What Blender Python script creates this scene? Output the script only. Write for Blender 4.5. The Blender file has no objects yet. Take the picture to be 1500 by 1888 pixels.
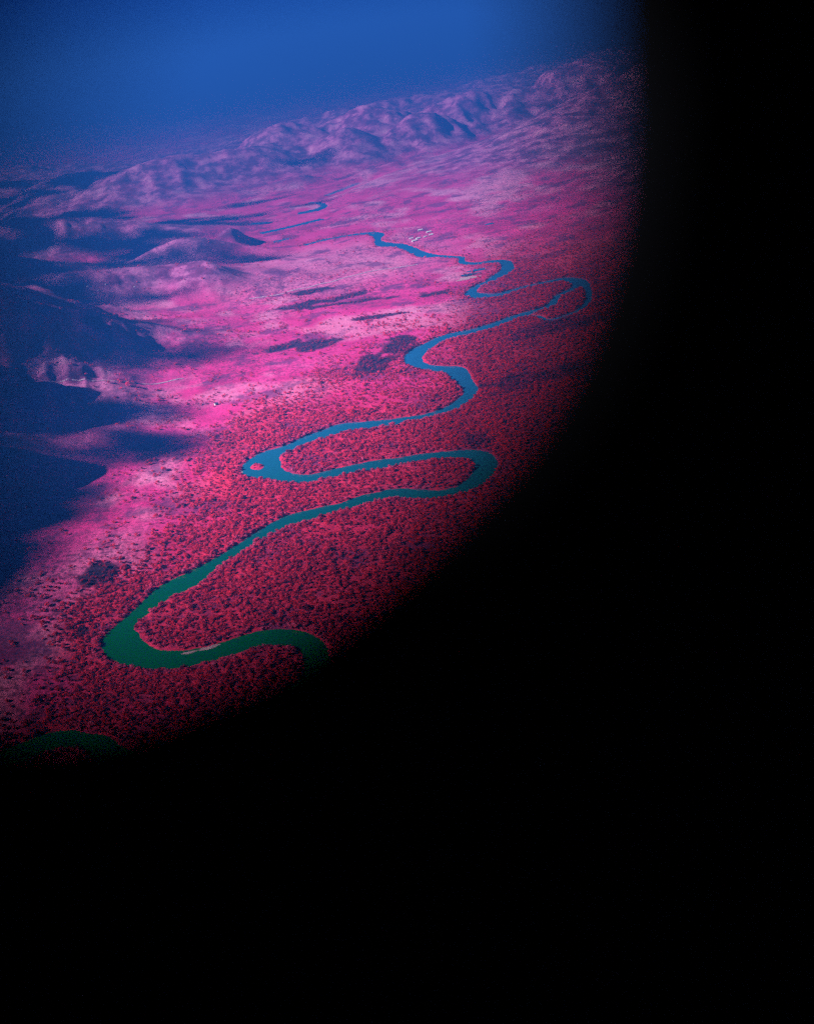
import bpy, bmesh, math, random
import numpy as np
from mathutils import Matrix, Vector

rng = np.random.default_rng(7)
random.seed(7)
scene = bpy.context.scene
C = scene.collection

# ------------------------------------------------------------------ camera
ALT = 680.0                                   # metres above the flood plain
PITCH, ROLL = math.radians(26.5), math.radians(9.0)
F = Vector((0, math.cos(PITCH), -math.sin(PITCH)))
R0 = Vector((1, 0, 0)); U0 = Vector((0, math.sin(PITCH), math.cos(PITCH)))
RT = R0 * math.cos(ROLL) - U0 * math.sin(ROLL)
UP = R0 * math.sin(ROLL) + U0 * math.cos(ROLL)
cam_d = bpy.data.cameras.new('camera')
cam = bpy.data.objects.new('camera', cam_d); C.objects.link(cam)
cam.matrix_world = Matrix(((RT.x, UP.x, -F.x, 0), (RT.y, UP.y, -F.y, 0), (RT.z, UP.z, -F.z, ALT), (0, 0, 0, 1)))
cam_d.sensor_fit = 'HORIZONTAL'; cam_d.sensor_width = 203.2; cam_d.lens = 203.2 * 1750 / 1500
cam_d.clip_start = 0.01; cam_d.clip_end = 200000
cam_d.dof.use_dof = True; cam_d.dof.focus_distance = 2500; cam_d.dof.aperture_fstop = 2.9
scene.camera = cam

# ------------------------------------------------------------------ sky, sun, exposure
SUN_EL, SUN_AZ = math.radians(32), math.radians(-97)     # azimuth from +Y, negative = to the left
sun_dir = Vector((math.sin(SUN_AZ) * math.cos(SUN_EL), math.cos(SUN_AZ) * math.cos(SUN_EL), math.sin(SUN_EL)))
world = bpy.data.worlds.new('World'); scene.world = world; world.use_nodes = True
wn, wl = world.node_tree.nodes, world.node_tree.links
bg = wn['Background']; bg.inputs['Strength'].default_value = 0.055
sky = wn.new('ShaderNodeTexSky'); sky.sky_type = 'NISHITA'; sky.sun_disc = False
sky.sun_elevation = SUN_EL; sky.sun_rotation = SUN_AZ; sky.altitude = 700
tint = wn.new('ShaderNodeMix'); tint.data_type = 'RGBA'; tint.blend_type = 'MULTIPLY'
tint.inputs['Factor'].default_value = 1; tint.inputs['B'].default_value = (0.001, 0.021, 0.17, 1)   # infrared film: a deep blue sky
wl.new(sky.outputs['Color'], tint.inputs['A']); wl.new(tint.outputs['Result'], bg.inputs['Color'])
sun_l = bpy.data.lights.new('sun', 'SUN'); sun_l.energy = 4.5; sun_l.angle = math.radians(0.5); sun_l.color = (1, .95, .88)
sun = bpy.data.objects.new('sun', sun_l); C.objects.link(sun)
sun.rotation_euler = sun_dir.to_track_quat('Z', 'Y').to_euler(); sun.location = (0, 0, 3000)
scene.view_settings.view_transform = 'Standard'; scene.view_settings.look = 'None'
scene.view_settings.gamma = 1; scene.view_settings.exposure = 3.15
scene.cycles.use_denoising = False
scene.cycles.max_bounces = 4; scene.cycles.volume_bounces = 0; scene.cycles.diffuse_bounces = 3

# ------------------------------------------------------------------ helpers
def link(name, mesh, mat, parent=None, **props):
    o = bpy.data.objects.new(name, mesh); C.objects.link(o)
    if mat is not None: mesh.materials.append(mat)
    if parent: o.parent = parent
    for k, v in props.items(): o[k] = v
    return o
def mesh_of(name, verts, faces, smooth=False):
    m = bpy.data.meshes.new(name); m.from_pydata([tuple(map(float, v)) for v in verts], [], faces); m.update()
    if smooth: m.polygons.foreach_set('use_smooth', [True] * len(m.polygons))
    return m
def empty(name, loc, **props):
    o = bpy.data.objects.new(name, None); C.objects.link(o); o.location = loc; o.empty_display_size = 1
    for k, v in props.items(): o[k] = v
    return o
def box(v, f, x0, x1, y0, y1, z0, z1):
    n = len(v)
    v += [(x0,y0,z0),(x1,y0,z0),(x1,y1,z0),(x0,y1,z0),(x0,y0,z1),(x1,y0,z1),(x1,y1,z1),(x0,y1,z1)]
    f += [(n,n+3,n+2,n+1),(n+4,n+5,n+6,n+7),(n,n+1,n+5,n+4),(n+1,n+2,n+6,n+5),(n+2,n+3,n+7,n+6),(n+3,n,n+4,n+7)]
class NT:                                     # short node-tree builder
    def __init__(s, name):
        s.m = bpy.data.materials.new(name); s.m.use_nodes = True; s.t = s.m.node_tree
        s.b = s.t.nodes['Principled BSDF']; s.b.inputs['Roughness'].default_value = 0.9
        s.b.inputs['Specular IOR Level'].default_value = 0.1
    def n(s, typ, **kw):
        x = s.t.nodes.new(typ)
        for k, v in kw.items():
            if hasattr(x, k): setattr(x, k, v)
            else: x.inputs[k.replace('_', ' ')].default_value = v
        return x
    def l(s, a, b): s.t.links.new(a, b)
    def noise(s, vec, scale, detail=4, rough=.6):
        x = s.n('ShaderNodeTexNoise', Scale=scale, Detail=detail, Roughness=rough); s.l(vec, x.inputs['Vector']); return x.outputs['Fac']
    def ramp(s, fac, stops):
        x = s.n('ShaderNodeValToRGB'); e = x.color_ramp.elements
        while len(e) < len(stops): e.new(.5)
        for el, (p, c) in zip(e, stops): el.position = p; el.color = (*c, 1) if len(c) == 3 else c
        s.l(fac, x.inputs['Fac']); return x.outputs['Color']
    def mix(s, fac, a, b, mode='MIX'):
        x = s.n('ShaderNodeMix', data_type='RGBA', blend_type=mode)
        for v, k in ((fac, 'Factor'), (a, 'A'), (b, 'B')):
            if hasattr(v, 'node'): s.l(v, x.inputs[k])
            else: x.inputs[k].default_value = v if k == 'Factor' else (*v, 1)
        return x.outputs['Result']
    def math(s, op, a, b=0.0):
        x = s.n('ShaderNodeMath', operation=op)
        for i, v in enumerate((a, b)):
            if hasattr(v, 'node'): s.l(v, x.inputs[i])
            else: x.inputs[i].default_value = v
        return x.outputs[0]

# gradient-free lattice noise for the height field and the land cover
_lat = rng.random((512, 512))
def vnoise(x, y):
    xi = np.floor(x).astype(int); yi = np.floor(y).astype(int); u = x - xi; v = y - yi
    u = u*u*u*(u*(u*6-15)+10); v = v*v*v*(v*(v*6-15)+10)
    a = _lat[xi % 512, yi % 512]; b = _lat[(xi+1) % 512, yi % 512]; c = _lat[xi % 512, (yi+1) % 512]; d = _lat[(xi+1) % 512, (yi+1) % 512]
    return (a*(1-u)+b*u)*(1-v)+(c*(1-u)+d*u)*v
def fbm(x, y, s, o=5, g=.5):
    t = 0; a = 1; w = 0
    for i in range(o):
        t = t + a*vnoise(x/s*2**i+17.3*i, y/s*2**i-9.1*i); w += a; a *= g
    return t/w
def ridged(x, y, s, o=5):
    t = 0; a = 1; w = 0
    for i in range(o):
        t = t + a*(1-np.abs(2*vnoise(x/s*2**i+31.7*i, y/s*2**i+5.3*i)-1)); w += a; a *= .5
    return t/w
def sstep(a, b, x):
    t = np.clip((x-a)/(b-a), 0, 1); return t*t*(3-2*t)

# ------------------------------------------------------------------ river courses: (x, y, width) in metres
MAIN = [(-544,876,47),(-507,888,40),(-474,907,36),(-437,913,29),(-401,895,26),(-377,868,33),(-343,843,38),(-293,834,40),(-249,848,44),(-209,877,45),(-175,909,47),(-150,935,45),(-140,968,32),(-142,1004,28),(-152,1031,29),(-168,1049,31),(-199,1060,36),(-233,1060,33),(-260,1051,36),(-288,1045,35),(-319,1042,34),(-349,1049,38),(-375,1062,40),(-399,1083,47),(-414,1109,49),(-419,1128,42),(-416,1149,28),(-406,1169,22),(-392,1191,31),(-368,1231,42),(-340,1252,49),(-309,1288,26),(-275,1325,25),(-242,1362,28),(-200,1399,33),(-142,1415,33),(-103,1425,26),(-63,1439,33),(-11,1443,28),(25,1423,34),(59,1411,27),(98,1418,31),(127,1448,35),(146,1482,35),(149,1523,35),(131,1551,39),(93,1565,32),(51,1574,27),(4,1575,28),(-44,1573,40),(-87,1572,29),(-132,1564,33),(-174,1562,30),(-205,1580,32),(-234,1609,44),(-254,1637,71),(-256,1675,66),(-240,1703,42),(-204,1725,28),(-173,1749,36),(-137,1765,39),(-104,1784,43),(-59,1778,40),(-15,1772,35),(27,1775,28),(56,1774,23),(92,1783,25),(125,1801,27),(154,1839,27),(171,1876,29),(169,1927,29),(162,1980,40),(153,2030,46),(123,2057,34),(91,2090,29),(75,2121,34),(71,2159,42),(80,2196,47),(101,2232,41),(133,2266,36),(172,2295,40),(244,2308,36),(297,2333,39),(339,2366,27),(373,2383,29),(419,2404,24),(450,2421,22),(475,2473,21),(499,2515,21),(539,2550,20),(567,2593,36),(568,2633,47),(544,2668,44),(501,2670,31),(450,2661,23),(403,2643,25),(361,2619,27),(326,2616,45),(292,2646,46),(278,2684,33),(300,2740,27),(341,2782,25),(380,2835,40),(416,2892,39),(428,2963,35),(421,3014,38),(390,3038,29),(339,3043,32),(308,3083,27),(304,3125,22),(311,3160,16),(280,3197,30),(249,3235,21),(204,3280,48),(178,3357,41),(149,3465,39),(117,3539,44),(75,3589,56),(55,3654,32),(55,3727,25),(59,3799,50),(20,3869,44),(-51,3889,29),(-148,3874,34),(-234,3829,26)]
SIDE = [(378,2374,13),(407,2345,11),(415,2304,19),(442,2298,19),(485,2322,15),(528,2369,13),(563,2454,16),(582,2567,19),(577,2624,35)]
FAR = [[(-510,4577,40),(-412,4523,52)],
    [(-436,4265,47),(-366,4296,48),(-312,4316,47),(-236,4358,45),(-168,4396,46)],
    [(-288,4666,60),(-210,4679,74),(-163,4765,27),(-191,4891,33),(-243,4973,31)],
    [(-156,5116,40),(-79,5231,42),(21,5407,33)],
    [(-362,3999,40),(-296,4034,29)]]
def smooth_course(c, step):
    c = np.array(c, float); out = []
    for i in range(len(c)-1):
        p0, p1, p2, p3 = c[max(i-1, 0)], c[i], c[i+1], c[min(i+2, len(c)-1)]
        n = max(2, int(np.hypot(*(p2-p1)[:2])/step))
        for k in range(n):
            t = k/n
            out.append(.5*((2*p1)+(-p0+p2)*t+(2*p0-5*p1+4*p2-p3)*t*t+(-p0+3*p1-3*p2+p3)*t**3))
    out.append(c[-1]); out = np.array(out)
    w = out[:, 2].copy()
    for _ in range(2): w[1:-1] = (w[:-2]+2*w[1:-1]+w[2:])/4
    out[:, 2] = np.maximum(w*1.1, 9); return out
MAINS = smooth_course(MAIN, 12); SIDES = smooth_course(SIDE, 12); FARS = [smooth_course(f, 20) for f in FAR]
def dist_course(x, y, c):
    """signed distance to the waterline of a course (negative in the water)"""
    best = np.full(x.shape, 1e5)
    for a, b in zip(c[:-1], c[1:]):
        mx, my = (a[0]+b[0])/2, (a[1]+b[1])/2
        near = np.nonzero((np.abs(x-mx) < 260) & (np.abs(y-my) < 260))[0]
        if not len(near): continue
        px, py = x[near]-a[0], y[near]-a[1]; dx, dy = b[0]-a[0], b[1]-a[1]
        t = np.clip((px*dx+py*dy)/(dx*dx+dy*dy+1e-9), 0, 1)
        d = np.hypot(px-t*dx, py-t*dy)-(a[2]+(b[2]-a[2])*t)/2
        best[near] = np.minimum(best[near], d)
    return best
def river_sd(x, y):
    shp = x.shape; x = x.ravel(); y = y.ravel()
    sd = np.full(x.shape, 1e5)
    m = np.nonzero((np.abs(x) < 1000) & (y > 500) & (y < 5800))[0]
    if len(m):
        xs, ys = x[m], y[m]
        d = dist_course(xs, ys, MAINS)
        d = np.minimum(d, dist_course(xs, ys, SIDES))
        for f in FARS: d = np.minimum(d, dist_course(xs, ys, f))
        isl = np.hypot((xs+264)*.8+(ys-1652)*.3, ((ys-1652)*.8-(xs+264)*.3)*.6)-8     # wooded islet in the western bend
        d = np.maximum(d, -isl)
        d = d + (fbm(xs, ys, 22, 3)-.5)*7                                           # ragged banks
        sd[m] = d
    return sd.reshape(shp)

# hills: x, y, half length, half width, turn (deg), height, gully strength
HILLS = [
    # range across the head of the valley: overlapping rounded hills
    (-2500, 6900, 800, 480, 20, 180, .35), (-1750, 6700, 620, 430, 15, 215, .35), (-900, 6150, 760, 400, 24, 290, .25), (-420, 6650, 420, 330, -30, 300, .5),
    (-60, 6250, 330, 300, 50, 225, .35), (150, 6750, 480, 380, -20, 315, .5), (480, 6350, 330, 280, 40, 255, .45), (760, 6800, 470, 380, 15, 320, .5), (1150, 6900, 520, 400, 10, 320, .5), (1600, 7100, 620, 460, 0, 370, .4),
    (-1500, 5750, 520, 250, 30, 120, .4), (-350, 5700, 260, 130, 30, 70, .4), (250, 5650, 300, 120, 35, 70, .4), (-1900, 5900, 700, 300, 10, 130, .4),
    (1900, 5900, 1050, 620, 32, 390, .12), (2900, 7200, 1200, 700, 20, 420, .3),
    (-3600, 8000, 1500, 800, 10, 260, .6), (-4200, 6000, 900, 700, 30, 300, .6), (800, 8600, 1800, 500, 4, 260, .6), (3200, 9800, 2500, 700, -5, 330, .6),
    # long ridge west of the lower bends: its eastern flank and shadow fill the valley side
    (-960, 1330, 170, 210, 0, 200, .5), (-980, 1700, 190, 230, -8, 290, .5), (-960, 2080, 210, 200, 10, 270, .55), (-1000, 2480, 280, 170, 6, 300, .55), (-1200, 2820, 340, 150, -5, 260, .55),
    (-690, 2560, 170, 90, 12, 80, .4), (-640, 1840, 120, 70, 8, 48, .3), (-860, 2960, 210, 80, 10, 66, .5),
    # hills down the western side
    (-1000, 3260, 430, 150, 8, 150, .55), (-600, 3240, 190, 100, -18, 105, .4), (-720, 3760, 230, 90, 8, 95, .3), (-560, 3980, 100, 80, 40, 80, .5),
    (-1500, 3650, 480, 190, -8, 195, .5), (-1500, 4350, 560, 230, 6, 190, .5), (-1000, 4300, 260, 120, -25, 70, .5), (-2300, 4800, 800, 420, 10, 260, .5),
    (-1500, 2900, 380, 160, 4, 110, .5), (-2600, 3000, 900, 700, 0, 260, .5), (-2200, 1500, 900, 600, 0, 200, .5), (-1900, 200, 800, 700, 0, 200, .5),
    # swells east of the river and the southern hills
    (900, 2500, 300, 600, 0, 30, .3), (1500, 3800, 500, 900, 0, 120, .4), (2300, 2200, 800, 1200, 0, 230, .5), (1900, 600, 700, 900, 0, 180, .5),
]
def height(x, y, sd=None):
    if sd is None: sd = river_sd(x, y)
    dist = np.hypot(x, y)
    h = (fbm(x, y, 420, 4)-.45)*16*sstep(20, 300, np.where(sd > 9e4, 400, sd)) + (fbm(x, y, 60, 3)-.5)*1.2
    h = h + (fbm(x+900, y, 1600, 4)-.5)*60*sstep(4200, 6500, dist) + (ridged(x, y, 5200, 5)-.55)*420*sstep(9000, 16000, dist)
    top = np.zeros_like(x)
    wx = x+(fbm(x, y, 300, 3)-.5)*170; wy = y+(fbm(x+77, y+31, 300, 3)-.5)*170
    rg = ridged(x*1.0+y*.25, y*.8, 330, 5); rg2 = ridged(x-y*.4, y, 900, 3); rg3 = ridged(x+y*.3+500, y*.9, 150, 4)
    for hx, hy, rx, ry, a, hh, gu in HILLS:
        ca, sa = math.cos(math.radians(a)), math.sin(math.radians(a))
        u = ((wx-hx)*ca+(wy-hy)*sa)/rx; v = (-(wx-hx)*sa+(wy-hy)*ca)/ry
        q = np.sqrt(u*u+v*v)
        pr = np.exp(-(q**1.7)*.9)
        pr = pr*(1+gu*1.2*(np.minimum((rg-.62)+.8*(rg2-.62), .10)+.25*np.minimum(rg3-.62, .1))*np.clip(q*2.2, .3, 1.2))
        top = np.maximum(top, hh*pr)+.12*np.minimum(top, hh*pr)
    top = top*(1-.13*sstep(5200, 6200, y))
    top = top*(.72+.5*fbm(x+4000, y, 650, 3))
    top = np.where(top > 600, 600+(top-600)*.2, top)
    h = h + top*sstep(0, 160, np.where(sd > 9e4, 400, sd))*sstep(.02, .1, top/100)
    h = np.minimum(h, 585+.05*h)
    bank = np.where(sd < 0, np.maximum(sd*.45, -3.2), 1.3*sstep(0, 9, sd))
    k = sstep(0, 30, sd)
    h = np.where(sd < 60, bank*(1-k)+np.maximum(h, .6)*k, np.maximum(h, .3))
    return h

# ------------------------------------------------------------------ land cover masks (pale grass, bush, burnt, red wood)
DARK_PATCHES = [(46, 2290, 40, 72, -12), (-24, 2150, 36, 66, -14), (-205, 2850, 95, 30, 8), (-150, 2400, 60, 45, 0), (145, 1616, 26, 26, 0), (-75, 2790, 130, 16, -6), (185, 2745, 45, 25, -10),
         (305, 2900, 34, 16, 0), (-185, 3010, 60, 30, 10), (-95, 2860, 60, 22, 20), (20, 2585, 90, 15, -4), (-480, 1300, 22, 26, 0), (-474, 1143, 10, 14, 0), (420, 2230, 130, 45, 10), (330, 1890, 110, 40, 8), (-260, 2440, 50, 30, 0)]  # darker ground patches with irregular edges: centre, radii, turn
def cover(x, y, sd):
    dist = np.hypot(x, y)
    n1 = fbm(x*1.1+y*.2, y, 230, 5, .55); n2 = fbm(x+555, y-321, 90, 4); n3 = fbm(x-1000, y+777, 700, 3); n4 = fbm(x+250, y-90, 26, 3)
    belt = sstep(2000, 1750, y+.35*x) * sstep(-520, -360, x+(y-1100)*-.18+60*(n1-.5)*4)     # dense bush of the lower bends
    belt = np.maximum(belt, .35*sstep(2500, 2150, y-.2*x)*sstep(-260, -120, x))
    east = sstep(-90, 120, x-.22*(y-1350)+90*(n1-.5))*sstep(3700, 2500, y)
    bush = np.clip(belt+.75*east+.45*(n1-.5)*2*sstep(5200, 2500, dist), 0, 1)
    fringe = np.exp(-np.clip(sd, 0, 300)/14)*sstep(4300, 3300, y)
    bush = np.clip(bush+fringe, 0, 1)
    pale = sstep(.50, .68, n1*.6+n2*.25+n3*.2-.02)*(1-.8*bush)
    flat = np.exp(-(((x+130)/430)**2+((y-3350)/420)**2)**2)                                 # open grass flat by the road
    pale = np.clip(np.maximum(pale, flat*(.55+.7*(n2-.35))), 0, 1)
    west = np.exp(-(((x+480)/75)**2+((y-1260)/190)**2)**2); pale = np.clip(np.maximum(pale, west*(.3+1.3*(n2-.4))), 0, 1)
    dark_patch = np.zeros_like(x)
    for bx, by, rx, ry, a in DARK_PATCHES:
        ca, sa = math.cos(math.radians(a)), math.sin(math.radians(a))
        u = ((x-bx)*ca+(y-by)*sa)/rx; v = (-(x-bx)*sa+(y-by)*ca)/ry
        dark_patch = np.maximum(dark_patch, sstep(1.25, .75, (u**4+v**4)**.25+1.5*(n2-.5)+1.2*(n4-.5)))
    return pale, bush, dark_patch, east

# ------------------------------------------------------------------ materials
def mat_ground():
    t = NT('ground cover'); geo = t.n('ShaderNodeNewGeometry').outputs['Position']
    at = t.n('ShaderNodeAttribute', attribute_name='cover'); sep = t.n('ShaderNodeSeparateColor'); t.l(at.outputs['Color'], sep.inputs['Color'])
    pale, bush, dark_patch = sep.outputs; east = at.outputs['Alpha']
    nb = t.noise(geo, .006, 6, .62); nm = t.noise(geo, .03, 5, .6); nf = t.noise(geo, .14, 3, .6); nv = t.noise(geo, .0022, 5, .6)
    grass = t.ramp(nb, [(.32, (.30, .007, .085)), (.47, (.52, .013, .15)), (.6, (.57, .026, .19)), (.75, (.56, .085, .26))])
    grass = t.mix(t.math('MULTIPLY', pale, t.math('ADD', nm, .45)), grass, (.60, .19, .37))
    red = t.ramp(nm, [(.35, (.44, .010, .042)), (.55, (.60, .018, .068)), (.7, (.68, .035, .12))])
    col = t.mix(bush, grass, red)
    col = t.mix(t.math('MULTIPLY', east, .75), col, t.ramp(nb, [(.4, (.12, .006, .018)), (.55, (.40, .012, .03)), (.7, (.5, .03, .06))]))
    spots = t.ramp(nf, [(.40, (1, 1, 1)), (.50, (0, 0, 0))])
    patch = t.ramp(nv, [(.42, (0, 0, 0)), (.58, (1, 1, 1))])
    scrub = t.math('MULTIPLY', t.math('MULTIPLY', spots, .85), t.math('ADD', t.math('MULTIPLY', patch, .7), .25))
    col = t.mix(scrub, col, (.05, .008, .03))
    mott = t.ramp(t.noise(geo, .042, 6, .72), [(.50, (0, 0, 0)), (.60, (1, 1, 1))])
    col = t.mix(t.math('MULTIPLY', mott, t.math('MULTIPLY', t.math('ADD', patch, .35), .55)), col, (.14, .010, .07))
    streak = t.ramp(t.noise(geo, .0075, 7, .68), [(.53, (0, 0, 0)), (.60, (1, 1, 1))])
    col = t.mix(t.math('MULTIPLY', streak, .72), col, (.08, .012, .07))
    sz = t.n('ShaderNodeSeparateXYZ'); t.l(geo, sz.inputs[0])
    hill = t.math('MULTIPLY', t.math('MINIMUM', t.math('MAXIMUM', t.math('MULTIPLY', t.math('SUBTRACT', sz.outputs['Z'], 14), .02), 0), 1), .85)
    veld = t.ramp(t.noise(geo, .011, 7, .7), [(.36, (.02, .006, .025)), (.46, (.09, .018, .07)), (.55, (.32, .08, .21)), (.7, (.48, .19, .33))])
    col = t.mix(hill, col, veld)              # mauve hill grass and scrub, with lit and shaded slope contrast painted in
    col = t.mix(t.math('MULTIPLY', dark_patch, t.math('ADD', nf, .5)), col, (.022, .006, .022))
    t.l(col, t.b.inputs['Base Color'])
    bmp = t.n('ShaderNodeBump', Strength=.6, Distance=2.5); t.l(nf, bmp.inputs['Height']); t.l(bmp.outputs['Normal'], t.b.inputs['Normal'])
    return t.m
def mat_leaf(name, stops):
    t = NT(name); oi = t.n('ShaderNodeObjectInfo').outputs['Random']; geo = t.n('ShaderNodeNewGeometry').outputs['Position']
    base = t.ramp(oi, stops)
    col = t.mix(t.noise(geo, .9, 2), base, (.75, .75, .75), 'MULTIPLY'); t.l(col, t.b.inputs['Base Color'])
    tr = t.n('ShaderNodeBsdfTranslucent'); t.l(col, tr.inputs['Color']); mx = t.n('ShaderNodeMixShader'); mx.inputs[0].default_value = .5
    t.l(t.b.outputs[0], mx.inputs[1]); t.l(tr.outputs[0], mx.inputs[2]); t.l(mx.outputs[0], t.t.nodes['Material Output'].inputs['Surface'])
    return t.m
def mat_plain(name, col, rough=.8, spec=.2, var=.25, scale=3.0):
    t = NT(name); geo = t.n('ShaderNodeNewGeometry').outputs['Position']
    c2 = tuple(c*(1-var) for c in col)
    t.l(t.mix(t.noise(geo, scale, 5), col, c2), t.b.inputs['Base Color'])
    t.b.inputs['Roughness'].default_value = rough; t.b.inputs['Specular IOR Level'].default_value = spec
    return t.m
def mat_water():
    t = NT('river water'); geo = t.n('ShaderNodeNewGeometry').outputs['Position']
    sx = t.n('ShaderNodeSeparateXYZ'); t.l(geo, sx.inputs[0])
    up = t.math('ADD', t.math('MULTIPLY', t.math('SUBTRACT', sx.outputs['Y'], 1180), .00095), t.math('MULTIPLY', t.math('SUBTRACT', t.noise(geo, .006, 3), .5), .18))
    t.l(t.ramp(up, [(0, (0.0, .095, .032)), (.10, (.0, .085, .055)), (.22, (.002, .085, .105)), (.75, (.010, .105, .24))]), t.b.inputs['Base Color'])   # green water below; sky reflection painted in as blue further upstream
    t.b.inputs['Roughness'].default_value = .07; t.b.inputs['IOR'].default_value = 1.33; t.b.inputs['Specular IOR Level'].default_value = .8
    bmp = t.n('ShaderNodeBump', Strength=.06, Distance=.4); t.l(t.noise(geo, .5, 4), bmp.inputs['Height']); t.l(bmp.outputs['Normal'], t.b.inputs['Normal'])
    return t.m
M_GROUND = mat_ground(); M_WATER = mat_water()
M_LEAF = [mat_leaf('crimson leaves', [(0, (.64, .014, .045)), (.5, (.82, .026, .080)), (1, (.90, .05, .14))]),
          mat_leaf('maroon leaves', [(0, (.20, .008, .04)), (.6, (.40, .012, .06)), (1, (.56, .02, .09))]),
          mat_leaf('pink leaves', [(0, (.72, .04, .15)), (.6, (.80, .07, .21)), (1, (.84, .12, .28))]),
          mat_leaf('scarlet leaves', [(0, (.52, .008, .02)), (.5, (.72, .012, .03)), (1, (.82, .02, .05))])]
M_BARK = mat_plain('bark', (.06, .03, .035)); M_ROAD = mat_plain('pale track dust', (.46, .30, .42), scale=.05)
M_SAND = mat_plain('pale river sand', (.42, .24, .30), scale=.1); M_ROOF = mat_plain('white sheet roof', (.62, .60, .66), .5, .3, .12, .8)
M_WALL = mat_plain('limewashed wall', (.66, .62, .64), var=.2, scale=.9); M_DARKROOF = mat_plain('slate blue roof', (.03, .05, .10), .5)
M_DOOR = mat_plain('dark door', (.05, .04, .05)); M_ROCK = mat_plain('pale rock', (.55, .48, .58), scale=.2)

# ------------------------------------------------------------------ terrain: one sheet out to the horizon
def axis_rings():
    r = [0.0, 150, 300, 420, 520, 600]; v = 600.
    while v < 60000:
        v *= 1.0031 if v < 4700 else (1.0036 if v < 8200 else (1.008 if v < 11000 else 1.025)); r.append(v)
    return np.array(r)
rings = axis_rings()
ang = np.concatenate([np.arange(-180, -44, 3.0), np.arange(-44, -34, .6), np.arange(-34, 28, .12), np.arange(28, 44, .6), np.arange(44, 180, 3.0)])
A, RR = np.meshgrid(np.radians(ang), rings[1:])
X = RR*np.sin(A); Y = RR*np.cos(A)
SD = river_sd(X, Y)
Z = height(X.ravel(), Y.ravel(), SD.ravel()).reshape(X.shape)
nr, na = X.shape
verts = np.concatenate([[[0, 0, 1.0]], np.stack([X, Y, Z], -1).reshape(-1, 3)])
i, j = np.meshgrid(np.arange(nr-1), np.arange(na), indexing='ij'); jn = (j+1) % na
quads = np.stack([1+i*na+j, 1+i*na+jn, 1+(i+1)*na+jn, 1+(i+1)*na+j], -1).reshape(-1, 4)[:, ::-1]
k = np.arange(na); tris = np.stack([np.zeros(na, int), 1+(k+1) % na, 1+k], -1)[:, ::-1]
me = bpy.data.meshes.new('terrain')
me.vertices.add(len(verts)); me.vertices.foreach_set('co', verts.astype(np.float32).ravel())
loops = np.concatenate([quads.ravel(), tris.ravel()]); starts = np.concatenate([np.arange(len(quads))*4, len(quads)*4+np.arange(len(tris))*3])
me.loops.add(len(loops)); me.loops.foreach_set('vertex_index', loops.astype(np.int32))
me.polygons.add(len(starts)); me.polygons.foreach_set('loop_start', starts.astype(np.int32))
me.polygons.foreach_set('use_smooth', np.ones(len(starts), bool)); me.update(calc_edges=True); me.validate()
pa, bu, br, ea = cover(X.ravel(), Y.ravel(), SD.ravel())
col = np.zeros((len(verts), 4), np.float32); col[1:] = np.stack([pa, bu, br, ea], -1)
ca_ = me.color_attributes.new('cover', 'FLOAT_COLOR', 'POINT'); ca_.data.foreach_set('color', col.ravel())
terrain = link('terrain', me, M_GROUND, kind='structure')
def ground_z(x, y):
    x = np.atleast_1d(np.asarray(x, float)); y = np.atleast_1d(np.asarray(y, float)); return height(x, y)

# ------------------------------------------------------------------ river water
def strip(name, course, z, extra, mat, drape=False, lift=.5, **props):
    c = np.array(course); d = np.gradient(c[:, :2], axis=0); d /= np.linalg.norm(d, axis=1)[:, None]; n = np.stack([-d[:, 1], d[:, 0]], 1)
    L = c[:, :2]+n*(c[:, 2:]/2+extra); Rr = c[:, :2]-n*(c[:, 2:]/2+extra)
    zl = ground_z(L[:, 0], L[:, 1])+lift if drape else np.full(len(c), z); zr = ground_z(Rr[:, 0], Rr[:, 1])+lift if drape else zl
    v = []
    for a, b, za, zb in zip(L, Rr, zl, zr): v += [(a[0], a[1], za), (b[0], b[1], zb)]
    return link(name, mesh_of(name, v, [(2*i, 2*i+1, 2*i+3, 2*i+2) for i in range(len(c)-1)]), mat, **props)
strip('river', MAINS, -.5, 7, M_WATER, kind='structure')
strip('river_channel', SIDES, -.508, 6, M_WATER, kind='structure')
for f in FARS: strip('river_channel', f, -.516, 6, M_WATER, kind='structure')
def ellipse_sheet(name, x, y, rx, ry, a, lift, mat, **props):
    v = []; n = 28; ca, sa = math.cos(math.radians(a)), math.sin(math.radians(a))
    for q in range(n):
        t = q*2*math.pi/n; k = 1+.22*math.sin(3*t+x)+.13*math.sin(5*t+y)
        u, w = rx*k*math.cos(t), ry*k*math.sin(t); v.append([x+u*ca-w*sa, y+u*sa+w*ca, 0])
    zs = ground_z([p[0] for p in v], [p[1] for p in v]); zc = float(ground_z(x, y)[0])
    for p, z in zip(v, zs): p[2] = max(z, zc-2)+lift
    v.append([x, y, zc+lift]); return link(name, mesh_of(name, v, [(q, (q+1) % n, n) for q in range(n)]), mat, **props)
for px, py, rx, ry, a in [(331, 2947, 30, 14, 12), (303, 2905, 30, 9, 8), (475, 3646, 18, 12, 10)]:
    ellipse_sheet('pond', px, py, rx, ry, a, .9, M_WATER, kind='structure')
v = [];
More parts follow.
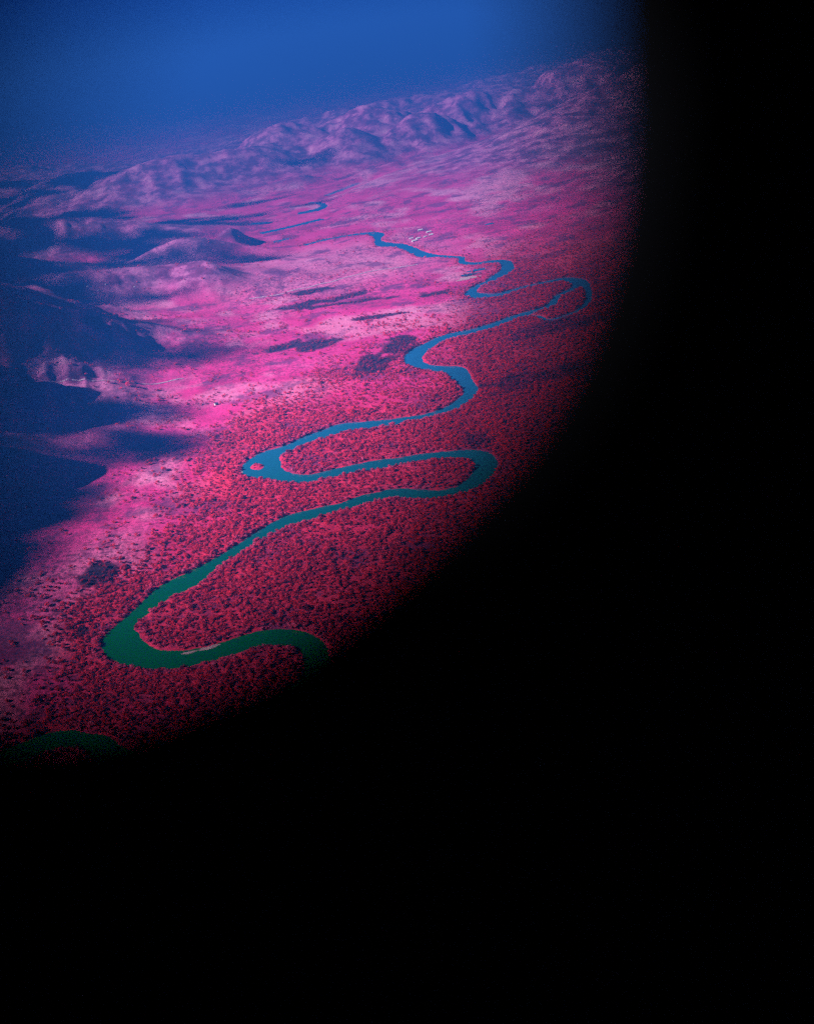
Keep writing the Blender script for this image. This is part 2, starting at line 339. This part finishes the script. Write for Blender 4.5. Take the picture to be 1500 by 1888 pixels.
for px, py, rx, ry, a, z in [(-286, 1060, 15, 3.5, 12, -.32), (-312, 1056, 10, 2.5, 4, -.40)]:
    n = 24; vs = [(px+rx*math.cos(t)*(1+.15*math.sin(4*t))*math.cos(math.radians(a))-ry*math.sin(t)*math.sin(math.radians(a)), py+rx*math.cos(t)*math.sin(math.radians(a))+ry*math.sin(t)*(1+.2*math.sin(3*t)), z) for t in [q*2*math.pi/n for q in range(n)]]
    vs.append((px, py, z+.35)); link('pale_mound', mesh_of('pale_mound', vs, [(q, (q+1) % n, n) for q in range(n)], True), M_SAND, kind='structure')  # low pale mounds just above the water in the lower bend
for px, py, rx, ry, a in [(292, 2862, 34, 18, 10), (-286, 1628, 4, 20, 30), (-232, 1582, 20, 4, -35)]:
    ellipse_sheet('sand_bank', px, py, rx, ry, a, .35, M_SAND, kind='structure')

# ------------------------------------------------------------------ roads
ROAD = [(-389,3038,6),(-296,3027,6),(-244,3055,6),(-197,3064,6),(-168,3085,6),(-121,3096,6),(-85,3122,6),(-42,3138,6),(-5,3155,6),(37,3162,6),(85,3157,6),(163,3160,5)]
strip('dirt_road', smooth_course(ROAD, 12)*np.array([1, 1, .75]), 0, 0, M_ROAD, True, .7, kind='structure')
TRACK = [(-1300,2240,5),(-1100,2195,5),(-923,2187,5),(-816,2180,5),(-709,2172,5),(-629,2185,5),(-550,2212,5),(-488,2257,5)]
strip('dirt_track', smooth_course(TRACK, 12)*np.array([1, 1, .5]), 0, 0, M_ROAD, True, .6, kind='structure')

# ------------------------------------------------------------------ buildings
def make_shed(L, W, Hh, roof):
    e = empty('shed', (0, 0, 0))
    v, f = [], []; n = 0; x, y = L/2, W/2
    v = [(-x,-y,-1),(x,-y,-1),(x,y,-1),(-x,y,-1),(-x,-y,Hh),(x,-y,Hh),(x,y,Hh),(-x,y,Hh),(-x,0,Hh+W*.28),(x,0,Hh+W*.28)]
    f = [(0,1,5,4),(2,3,7,6),(3,0,4,8,7),(1,2,6,9,5)]
    link('wall', mesh_of('wall', v, f), M_WALL, e)
    rv, rf = [], []
    for s in (-1, 1):
        k = len(rv); o = .6; zr = Hh+W*.28; ze = Hh-o*.56*.5
        rv += [(-x-o, s*(y+o), ze), (x+o, s*(y+o), ze), (x+o, 0, zr+.05), (-x-o, 0, zr+.05), (-x-o, s*(y+o), ze+.15), (x+o, s*(y+o), ze+.15), (x+o, 0, zr+.2), (-x-o, 0, zr+.2)]
        rf += [tuple(k+q for q in t) for t in ((0,1,2,3),(7,6,5,4),(0,4,5,1),(1,5,6,2),(2,6,7,3),(3,7,4,0))]
    link('roof', mesh_of('roof', rv, rf), roof, e)
    dv, df = [], []; box(dv, df, -1.4, 1.4, -y-.06, -y+.04, -1, 2.4); link('door', mesh_of('door', dv, df), M_DOOR, e)
    for q in (-.3, .3):
        dv, df = [], []; box(dv, df, q*L-.8, q*L+.8, -y-.05, -y+.04, 1, 2.1); link('window', mesh_of('window', dv, df), M_DOOR, e)
    return e
def copy_tree(o, parent=None):
    c = o.copy(); C.objects.link(c); c.parent = parent
    for ch in list(o.children): copy_tree(ch, c)
    return c
shed0 = make_shed(17, 7, 3.4, M_ROOF)
for q, (sx, sy, a, s) in enumerate([(221,3745,8,1), (247,3675,14,1.05), (250,3618,4,.9), (183,3552,18,1.1), (200,3592,16,.95), (175,3610,10,.8), (226,3600,20,.75)]):
    o = shed0 if q == 0 else copy_tree(shed0)
    o.location = (sx, sy, float(ground_z(sx, sy)[0])); o.rotation_euler = (0, 0, math.radians(a)); o.scale = (s, s, s)
    o['label'] = 'long white-roofed shed in the cluster on pink grass beside the river'; o['category'] = 'shed'; o['group'] = 'white sheds beside the far river reach'
hut = make_shed(7, 6, 3, M_DARKROOF); hut.name = 'hut'; hut.location = (-382, 2030, float(ground_z(-382, 2030)[0])); hut.rotation_euler = (0, 0, .5)
hut['label'] = 'lone small dark blue-roofed hut on open pink grass west of the river'; hut['category'] = 'hut'

# ------------------------------------------------------------------ trees
def crown_mesh(name, n, lumps, leaf, seed):
    r = random.Random(seed); v, f = [], []
    cs = [(0, 0, 1.55, 1.0)]+[(r.uniform(-.95, .95), r.uniform(-.95, .95), r.uniform(1.0, 1.9), r.uniform(.5, .75)) for _ in range(lumps)]
    for q in range(n):
        cx, cy, cz, cr = cs[q % len(cs)]
        d = Vector((r.gauss(0, 1), r.gauss(0, 1), r.gauss(.15, 1))).normalized()
        p = Vector((cx, cy, cz))+d*cr*r.uniform(.75, 1.08)
        nrm = (d+Vector((r.gauss(0, .45), r.gauss(0, .45), r.gauss(0, .45)))).normalized()
        t = nrm.orthogonal().normalized(); b = nrm.cross(t); a = r.uniform(0, 6.3); t, b = t*math.cos(a)+b*math.sin(a), b*math.cos(a)-t*math.sin(a)
        s = leaf*r.uniform(.7, 1.35); k = len(v)
        v += [p-t*s, p-b*s*.7+nrm*.06, p+t*s, p+b*s*.7+nrm*.06]; f.append((k, k+1, k+2, k+3))
    for cx, cy, cz, cr in cs:                  # leafy cores behind the outer sprays
        k = len(v); bmc = bmesh.new(); bmesh.ops.create_icosphere(bmc, subdivisions=1, radius=1)
        for w in bmc.verts: v.append(Vector((cx, cy, cz))+w.co*cr*r.uniform(.68, .95))
        bmc.verts.index_update(); f += [tuple(k+w.index for w in fc.verts) for fc in bmc.faces]; bmc.free()
    for w in v: w.z = .05+w.z*.66
    return mesh_of(name, v, f)
def trunk_mesh(name, seed):
    r = random.Random(seed); v, f = [], []
    def limb(a, b, ra, rb):
        k = len(v); ax = (b-a).normalized(); t = ax.orthogonal().normalized(); u = ax.cross(t)
        for p, rr in ((a, ra), (b, rb)):
            for q in range(5): v.append(p+(t*math.cos(q*1.2566)+u*math.sin(q*1.2566))*rr)
        for q in range(5): f.append((k+q, k+(q+1) % 5, k+5+(q+1) % 5, k+5+q))
    fk = Vector((r.uniform(-.08, .08), r.uniform(-.08, .08), .6)); limb(Vector((0, 0, -.25)), fk, .13, .09)
    for q in range(4):
        a = q*1.57+r.uniform(-.4, .4); limb(fk, Vector((math.cos(a)*.7, math.sin(a)*.7, r.uniform(.95, 1.3))), .07, .025)
    limb(fk, Vector((0, 0, 1.45)), .07, .02)
    return mesh_of(name, v, f)
SRC = []                                      # unlinked collection of the forms used for the far bush
src_col = bpy.data.collections.new('bush forms')
forms = []
for q in range(6):
    cm = crown_mesh('crown', 54, 4, .30, 100+q); tm = trunk_mesh('trunk', 200+q); forms.append((cm, tm))
for q in range(12):
    cm = forms[q % 6][0]; tm = forms[q % 6][1]; kind = q//3
    vs = [tuple(p.co) for p in cm.vertices]+[tuple(p.co) for p in tm.vertices]; nc = len(cm.vertices)
    fs = [tuple(p.vertices) for p in cm.polygons]+[tuple(nc+w for w in p.vertices) for p in tm.polygons]
    m = mesh_of('bush_form', vs, fs); m.materials.append(M_LEAF[kind]); m.materials.append(M_BARK)
    m.polygons.foreach_set('material_index', [0]*len(cm.polygons)+[1]*len(tm.polygons))
    o = bpy.data.objects.new('bush_form_%02d' % q, m); src_col.objects.link(o)

# scatter in plan over the valley floor
def scatter(n, x0, x1, y0, y1):
    return rng.uniform(x0, x1, n), rng.uniform(y0, y1, n)
def in_view(x, y, m=60):
    dx, dy, dz = x, y, -ALT
    z = dx*F.x+dy*F.y+dz*F.z; u = 750+1750*(dx*RT.x+dy*RT.y+dz*RT.z)/z; w = 944-1750*(dx*UP.x+dy*UP.y+dz*UP.z)/z
    return u, w
pts = []
for (n, x0, x1, y0, y1) in [(185000, -900, 900, 620, 2100), (105000, -900, 1000, 2100, 3000), (60000, -1200, 1300, 3000, 4200)]:
    x, y = scatter(n, x0, x1, y0, y1); sd = river_sd(x, y); pa, bu, br, ea = cover(x, y, sd)
    dn = fbm(x+71, y, 38, 3); glade = sstep(.60, .42, fbm(x, y+400, 120, 4))
    den = .98*bu*(.62+.38*sstep(.34, .5, dn))*(.55+.45*glade)+.06*(1-bu)*sstep(.5, .62, dn)
    den = np.maximum(den, .95*np.exp(-np.clip(sd, 0, 99)/9))
    den = den*(1-.8*pa)+.14*br
    wob = 260*(fbm(x+33, y+90, 190, 4)-.5)
    den = den*sstep(640, 800, y+wob*.6)*sstep(880, 560, x+wob)
    keep = (sd > 1.5) & (rng.random(n) < den)
    x, y, sd, br, bu, ea = x[keep], y[keep], sd[keep], br[keep], bu[keep], ea[keep]
    u = rng.random(len(x)); kind = np.where(u < .89, 0, 1)
    kind = np.where((ea > .5) & (kind == 0), 3, kind); kind = np.where((sd < 12) & (u < .75) & (ea < .6), 2, kind); kind = np.where((br > .4), 1, kind)
    sc = rng.uniform(1.25, 2.6, len(x))*np.where(rng.random(len(x)) < .12, 1.4, 1)*np.where(rng.random(len(x)) < .04, 1.5, 1)*np.where(rng.random(len(x)) < .3, .7, 1)
    pts.append(np.stack([x, y, kind, sc, sd], 1))
pts = np.concatenate(pts); pz = ground_z(pts[:, 0], pts[:, 1])
uu, ww = in_view(pts[:, 0], pts[:, 1])
# the 300 that show largest: nearest ones inside the window opening
edge = (uu > 15) & (uu < 560) & (ww < 1335-.35*np.maximum(uu-150, 0)) & (ww > 1000)
order = np.argsort(np.where(edge, np.hypot(np.hypot(pts[:, 0], pts[:, 1]), ALT)-130*(pts[:, 3]-2), 1e9))[:300]
single = np.zeros(len(pts), bool); single[order] = True
NAMES = ['crimson_tree', 'maroon_tree', 'pink_tree', 'scarlet_tree']
LABELS = ['rounded crimson-leaved tree in the dense bush around the green lower bend', 'dark maroon tree set among the brighter crimson bush by the green lower bend', 'bright pink-red tree on the bank fringe of the green lower river bend', 'pure scarlet tree in the reddest bush beside the green lower bend']
for idx in order:
    x, y, kd, s, sd = pts[idx]; kd = int(kd); q = random.randrange(6)
    e = empty(NAMES[kd], (x, y, float(pz[idx])), label=LABELS[kd], category='tree', group=['crimson trees around the lower bend', 'maroon trees around the lower bend', 'pink bank trees of the lower bend', 'scarlet trees of the lower bend'][kd])
    e.scale = (s, s, s*random.uniform(.65, .95)); e.rotation_euler = (0, 0, random.uniform(0, 6.28))
    for nm, src, mt in (('crown', forms[q][0], M_LEAF[kd]), ('trunk', forms[q][1], M_BARK)):
        key = '%s_%d_%d' % (nm, q, kd); m = bpy.data.meshes.get(key)
        if m is None:
            m = src.copy(); m.name = key; m.materials.clear(); m.materials.append(mt)
        o = bpy.data.objects.new(nm, m); C.objects.link(o); o.parent = e
rest = pts[~single]; rz = pz[~single]
bm_ = bpy.data.meshes.new('bushland'); bm_.vertices.add(len(rest)); bm_.vertices.foreach_set('co', np.stack([rest[:, 0], rest[:, 1], rz], 1).astype(np.float32).ravel())
ia = bm_.attributes.new('form', 'INT', 'POINT'); ia.data.foreach_set('value', (rest[:, 2]*3+rng.integers(0, 3, len(rest))).astype(np.int32))
sa = bm_.attributes.new('size', 'FLOAT', 'POINT'); sa.data.foreach_set('value', rest[:, 3].astype(np.float32))
ra = bm_.attributes.new('turn', 'FLOAT_VECTOR', 'POINT'); tv = np.zeros((len(rest), 3), np.float32); tv[:, 2] = rng.uniform(0, 6.28, len(rest)); ra.data.foreach_set('vector', tv.ravel())
bush = link('bushland', bm_, None, kind='stuff', label='dense low red bush covering the valley floor around the river', category='bush')
ng = bpy.data.node_groups.new('bush scatter', 'GeometryNodeTree')
ng.interface.new_socket('Geometry', in_out='INPUT', socket_type='NodeSocketGeometry'); ng.interface.new_socket('Geometry', in_out='OUTPUT', socket_type='NodeSocketGeometry')
gi = ng.nodes.new('NodeGroupInput'); go = ng.nodes.new('NodeGroupOutput'); m2p = ng.nodes.new('GeometryNodeMeshToPoints')
ci = ng.nodes.new('GeometryNodeCollectionInfo'); ci.inputs['Collection'].default_value = src_col; ci.inputs['Separate Children'].default_value = True; ci.inputs['Reset Children'].default_value = True
ip = ng.nodes.new('GeometryNodeInstanceOnPoints'); ip.inputs['Pick Instance'].default_value = True
def named(nm, typ):
    x = ng.nodes.new('GeometryNodeInputNamedAttribute'); x.data_type = typ; x.inputs['Name'].default_value = nm; return x.outputs['Attribute']
ng.links.new(gi.outputs[0], m2p.inputs['Mesh']); ng.links.new(m2p.outputs[0], ip.inputs['Points']); ng.links.new(ci.outputs[0], ip.inputs['Instance'])
ng.links.new(named('form', 'INT'), ip.inputs['Instance Index']); ng.links.new(named('size', 'FLOAT'), ip.inputs['Scale']); ng.links.new(named('turn', 'FLOAT_VECTOR'), ip.inputs['Rotation'])
ng.links.new(ip.outputs[0], go.inputs[0])
bush.modifiers.new('scatter', 'NODES').node_group = ng
print('bush', len(rest))

# ------------------------------------------------------------------ pale boulders on the western hill
for q, (rx_, ry_, s) in enumerate([(-915, 3180, 9), (-900, 3150, 12), (-880, 3165, 7), (-860, 3190, 6), (-770, 3190, 6)]):
    bm = bmesh.new(); bmesh.ops.create_icosphere(bm, subdivisions=2, radius=1)
    for vv in bm.verts: vv.co *= random.uniform(.75, 1.2); vv.co.z *= .7
    m = bpy.data.meshes.new('boulder'); bm.to_mesh(m); bm.free()
    o = link('boulder', m, M_ROCK, label='pale rock outcrop low on the shaded western hillside', category='rock', group='pale rocks on the western hill')
    o.location = (rx_, ry_, float(ground_z(rx_, ry_)[0])); o.scale = (s*.6, s*.45, s*.6)

# ------------------------------------------------------------------ unseen clouds added to cast shade on the western hills and valley side
M_SHADE_CLOUD = mat_plain('shade_cloud', (.85, .85, .87), .95, 0, .05, .01)
def shade_cloud(gx, gy, rx, ry, a, alt, label):
    k = alt/sun_dir.z; cx, cy = gx+sun_dir.x*k, gy+sun_dir.y*k
    bm = bmesh.new(); r = random.Random(int(gx*7+gy)); ca, sa = math.cos(math.radians(a)), math.sin(math.radians(a))
    for q in range(int(170 if rx < 230 else 120)):
        t = r.uniform(0, 6.28); d = math.sqrt(r.random())*1.12; u, w = rx*d*math.cos(t), ry*d*math.sin(t)
        s = min(min(rx, ry)*r.uniform(.10, .34), 75)*(1.25-d*.75)*(1 if rx < 230 else r.uniform(.7, 1.5))
        mt = Matrix.Translation((u*ca-w*sa, u*sa+w*ca, r.uniform(0, .35)*min(rx, ry)*(1-min(d, 1)))) @ Matrix.Diagonal((s*r.uniform(.7, 1.6), s*r.uniform(.7, 1.3), s*.6, 1))
        bmesh.ops.create_icosphere(bm, subdivisions=1 if s < 40 else 2, radius=1, matrix=mt)
    m = bpy.data.meshes.new('shade_cloud'); bm.to_mesh(m); bm.free(); m.polygons.foreach_set('use_smooth', [True]*len(m.polygons))
    o = link('shade_cloud', m, M_SHADE_CLOUD, label=label, category='shade_cloud', group='clouds added out of view for shade'); o.location = (cx, cy, alt)
LB = 'white heaped cloud added out of view to shade the hills'
for c in [(-1450, 4050, 620, 420, 0), (-2300, 4700, 800, 500, 0), (-950, 4700, 480, 230, 8), (-1330, 3250, 430, 300, 4), (-410, 3640, 130, 65, -8), (-1150, 3640, 420, 170, 0), (-700, 3560, 150, 60, 0), (-820, 3980, 260, 90, 0),
          (-2400, 6000, 700, 500, 0), (-1700, 5300, 500, 260, 0), (-560, 5250, 240, 60, 10), (-1700, 6900, 800, 420, 10), (-450, 7000, 420, 120, 10), (900, 7000, 420, 120, 5), (-650, 4500, 260, 70, 8), (-250, 4900, 160, 40, 10),
          (-540, 2420, 200, 75, 10), (-520, 1800, 160, 80, 8), (-640, 2000, 220, 90, 5), (-700, 1600, 170, 120, 12), (-660, 1390, 110, 140, 20), (-630, 1260, 70, 80, 20), (-620, 2640, 180, 60, 5), (-1000, 3090, 260, 90, 0), (-900, 3350, 260, 80, 0), (-640, 3130, 150, 40, 5), (-620, 3700, 200, 60, 0), (-800, 4250, 260, 70, 5), (-900, 2990, 190, 70, 4), (-900, 2560, 330, 200, 4), (-800, 2250, 260, 110, 4), (-930, 3190, 220, 110, 0), (-800, 2780, 260, 80, 4), (-740, 1960, 260, 140, 4), (-720, 1560, 180, 150, 10), (-700, 3950, 220, 70, 4), (-1200, 6050, 420, 130, 20), (-100, 6050, 240, 60, 20)]:
    shade_cloud(*c, 3600, LB)

# ------------------------------------------------------------------ the aircraft the picture is taken from
N = Vector((-.6431, .6756, -.3605)); ZF = Vector((-.2486, .2611, .9328)); XF = Vector((.7243, .6894, 0))   # outward, up, towards the tail
WALL = .243                                    # lens to inner face of the cabin wall
plane = empty('aircraft', (0, 0, 0), label='dark unlit cabin wall and oval window surround of a small aircraft', category='aircraft')
plane.matrix_world = Matrix(((XF.x, N.x, ZF.x, N.x*WALL), (XF.y, N.y, ZF.y, N.y*WALL), (XF.z, N.z, ZF.z, ALT+N.z*WALL), (0, 0, 0, 1)))
M_SKIN = mat_plain('dark cabin lining', (.10, .13, .20), .9, .05); M_RUB = mat_plain('black rubber seal', (.0010, .0011, .0016), .95, 0)
OUT = [(0.3916,0.1109),(0.3722,0.0756),(0.3493,0.0419),(0.3134,0.0062),(0.2664,-0.0218),(0.2192,-0.0351),(0.1708,-0.0418),(0.1296,-0.0431),(0.0943,-0.0370),(0.0724,-0.0278),(0.0652,-0.0165),(0.0688,0.0015),(0.0832,0.0302),(0.1056,0.0664),(0.1275,0.0952),(0.1513,0.1172),(0.1924,0.1314),(0.2601,0.1393),(0.3366,0.1374),(0.3836,0.1296)]
def catmull_closed(P, n=5):
    o = []; P = [Vector((*p, 0)) for p in P]; L = len(P)
    for i in range(L):
        p0, p1, p2, p3 = P[i-1], P[i], P[(i+1) % L], P[(i+2) % L]
        for k in range(n):
            t = k/n; o.append(.5*((2*p1)+(p2-p0)*t+(2*p0-5*p1+4*p2-p3)*t*t+(3*p1-p0-3*p2+p3)*t**3))
    return o
W = catmull_closed(OUT)
PX0, PX1, PZ0, PZ1 = -.35, .85, -.45, .45      # flat panel that holds the window
bm = bmesh.new()
def V(x, y, z): return bm.verts.new((x, y, z))
wv = [V(p.x, 0, p.y) for p in W]; cxw, czw = .24, .03
def to_rect(p):
    dx, dz = p.x-cxw, p.y-czw
    k = min(((PX1-cxw)/dx if dx > 0 else (PX0-cxw)/dx) if abs(dx) > 1e-9 else 1e9, ((PZ1-czw)/dz if dz > 0 else (PZ0-czw)/dz) if abs(dz) > 1e-9 else 1e9)
    return (cxw+dx*k, 0, czw+dz*k)
rv = [V(*to_rect(p)) for p in W]
for q in range(len(W)):
    n2 = (q+1) % len(W); fvs = [wv[q], wv[n2], rv[n2], rv[q]]
    a, b = rv[q].co, rv[n2].co
    bm.faces.new(fvs)
    if abs(a.x-b.x) > 1e-6 and abs(a.z-b.z) > 1e-6:                     # corner of the panel
        cn = V(PX1 if max(a.x, b.x) > PX1-1e-4 else PX0, 0, PZ1 if max(a.z, b.z) > PZ1-1e-4 else PZ0); bm.faces.new([rv[q], rv[n2], cn])
# lofted hull around it: section = rounded box, flat on the window side
def section(x, w0, w1, z0, z1, r):
    pts = []
    for (yc, zc, a0) in ((-r+w1, z1-r, 0), (w0+r, z1-r, 90), (w0+r, z0+r, 180), (w1-r, z0+r, 270)):
        for q in range(5):
            a = math.radians(a0+q*22.5); pts.append((x, yc+r*math.cos(a), zc+r*math.sin(a)))
    return pts
ST = [(-4.6, -.80, -.60, -.15, .05, .09), (-4.2, -1.1, -.32, -.4, .28, .3), (-3.2, -1.3, -.1, -.62, .5, .3), (-2.2, -1.4, 0, -.75, .75, .3), (PX0, -1.4, 0, -.75, .75, .3), (PX1, -1.4, 0, -.75, .75, .3), (2.2, -1.35, -.05, -.6, .75, .3), (5.0, -.95, -.45, -.02, .65, .2), (7.2, -.78, -.62, .35, .58, .07)]
prev = None
for si, s in enumerate(ST):
    pp = section(*s); cur = [V(*p) for p in pp]
    if prev:
        for q in range(len(cur)):
            n2 = (q+1) % len(cur)
            if si == 5 and q == len(cur)-1: continue               # window side: left open for the panel
            bm.faces.new([prev[q], prev[n2], cur[n2], cur[q]])
        if si == 5:                                                # strips above and below the panel
            for (za, zb) in ((-.45, -.45), (.45, .45)):
                lo, hi = (prev[-1], cur[-1]), (prev[0], cur[0])
                e = lo if za < 0 else hi
                bm.faces.new([V(PX0, 0, za), V(PX1, 0, za), e[1], e[0]])
    else: bm.faces.new(cur[::-1])
    prev = cur
bm.faces.new(prev)
bmesh.ops.remove_doubles(bm, verts=bm.verts, dist=1e-4); bmesh.ops.recalc_face_normals(bm, faces=bm.faces)
m = bpy.data.meshes.new('fuselage'); bm.to_mesh(m); bm.free()
fus = link('fuselage', m, M_SKIN, plane); m.materials.append(M_RUB); sol = fus.modifiers.new('thickness', 'SOLIDIFY'); sol.thickness = .03; sol.offset = 1; sol.material_offset_rim = 1
def tube_ring(name, P, r, y, mat):
    v, f = [], []; n = len(P); c = sum(P, Vector())/n
    for i, p in enumerate(P):
        t = (P[(i+1) % n]-P[i-1]).normalized(); o = Vector((t.y, -t.x, 0)); o = o if o.dot(p-c) > 0 else -o
        for k in range(8):
            a = k*math.pi/4; q = p+o*(r*.9+r*math.cos(a)); v.append((q.x, y+r*math.sin(a), q.y))
    for i in range(n):
        for k in range(8): f.append((i*8+k, i*8+(k+1) % 8, ((i+1) % n)*8+(k+1) % 8, ((i+1) % n)*8+k))
    return link(name, mesh_of(name, v, f, True), mat, plane)
tube_ring('window_frame', W, .012, -.004, M_RUB)
def slab(name, pts_, axis_z, th, mat):         # thin tapered aerofoil slab from four plan corners
    v, f = [], []
    for s in (-.5, .5):
        for (x, y, z) in pts_: v.append((x+(0 if axis_z else 0), y+(0 if axis_z else s*th), z+(s*th if axis_z else 0)))
    f = [(0, 1, 2, 3), (7, 6, 5, 4)]+[(q, 4+q, 4+(q+1) % 4, (q+1) % 4) for q in range(4)]
    o = link(name, mesh_of(name, v, f), mat, plane); b = o.modifiers.new('edge', 'BEVEL'); b.width = th*.35; b.segments = 3; return o
M_PAINT = mat_plain('aircraft paint', (.5, .5, .52), .35, .5, .05)
for s in (1, -1):
    y0 = -.7+s*.5; slab('wing', [(-2.3, y0, .84), (-.75, y0, .84), (-.95, y0+s*6.2, 1.0), (-2.1, y0+s*6.2, 1.0)], True, .14, M_PAINT)
    slab('tailplane', [(6.2, -.7+s*.05, .5), (7.2, -.7+s*.05, .5), (7.2, -.7+s*2.1, .5), (6.6, -.7+s*2.1, .5)], True, .07, M_PAINT)
slab('tail_fin', [(5.6, -.7, .6), (7.2, -.7, .6), (7.6, -.7, 2.1), (6.9, -.7, 2.1)], False, .08, M_PAINT)
for s in (1, -1): slab('propeller_blade', [(-4.68, -.7, -.05+s*.08), (-4.62, -.62, -.05+s*.08), (-4.62, -.64, -.05+s*1.0), (-4.68, -.74, -.05+s*1.0)], False, .03, M_RUB)

# ------------------------------------------------------------------ air
hv, hf = [], []; box(hv, hf, -63000, 63000, -63000, 63000, -5, 850)
hz = link('haze', mesh_of('haze', hv, hf), None, kind='stuff')
hm = bpy.data.materials.new('haze'); hm.use_nodes = True; hn = hm.node_tree; hn.nodes.remove(hn.nodes['Principled BSDF'])
pv = hn.nodes.new('ShaderNodeVolumePrincipled'); pv.inputs['Color'].default_value = (.006, .037, .165, 1); pv.inputs['Density'].default_value = 3.3e-4; pv.inputs['Anisotropy'].default_value = .1
hn.links.new(pv.outputs[0], hn.nodes['Material Output'].inputs['Volume']); hz.data.materials.append(hm)
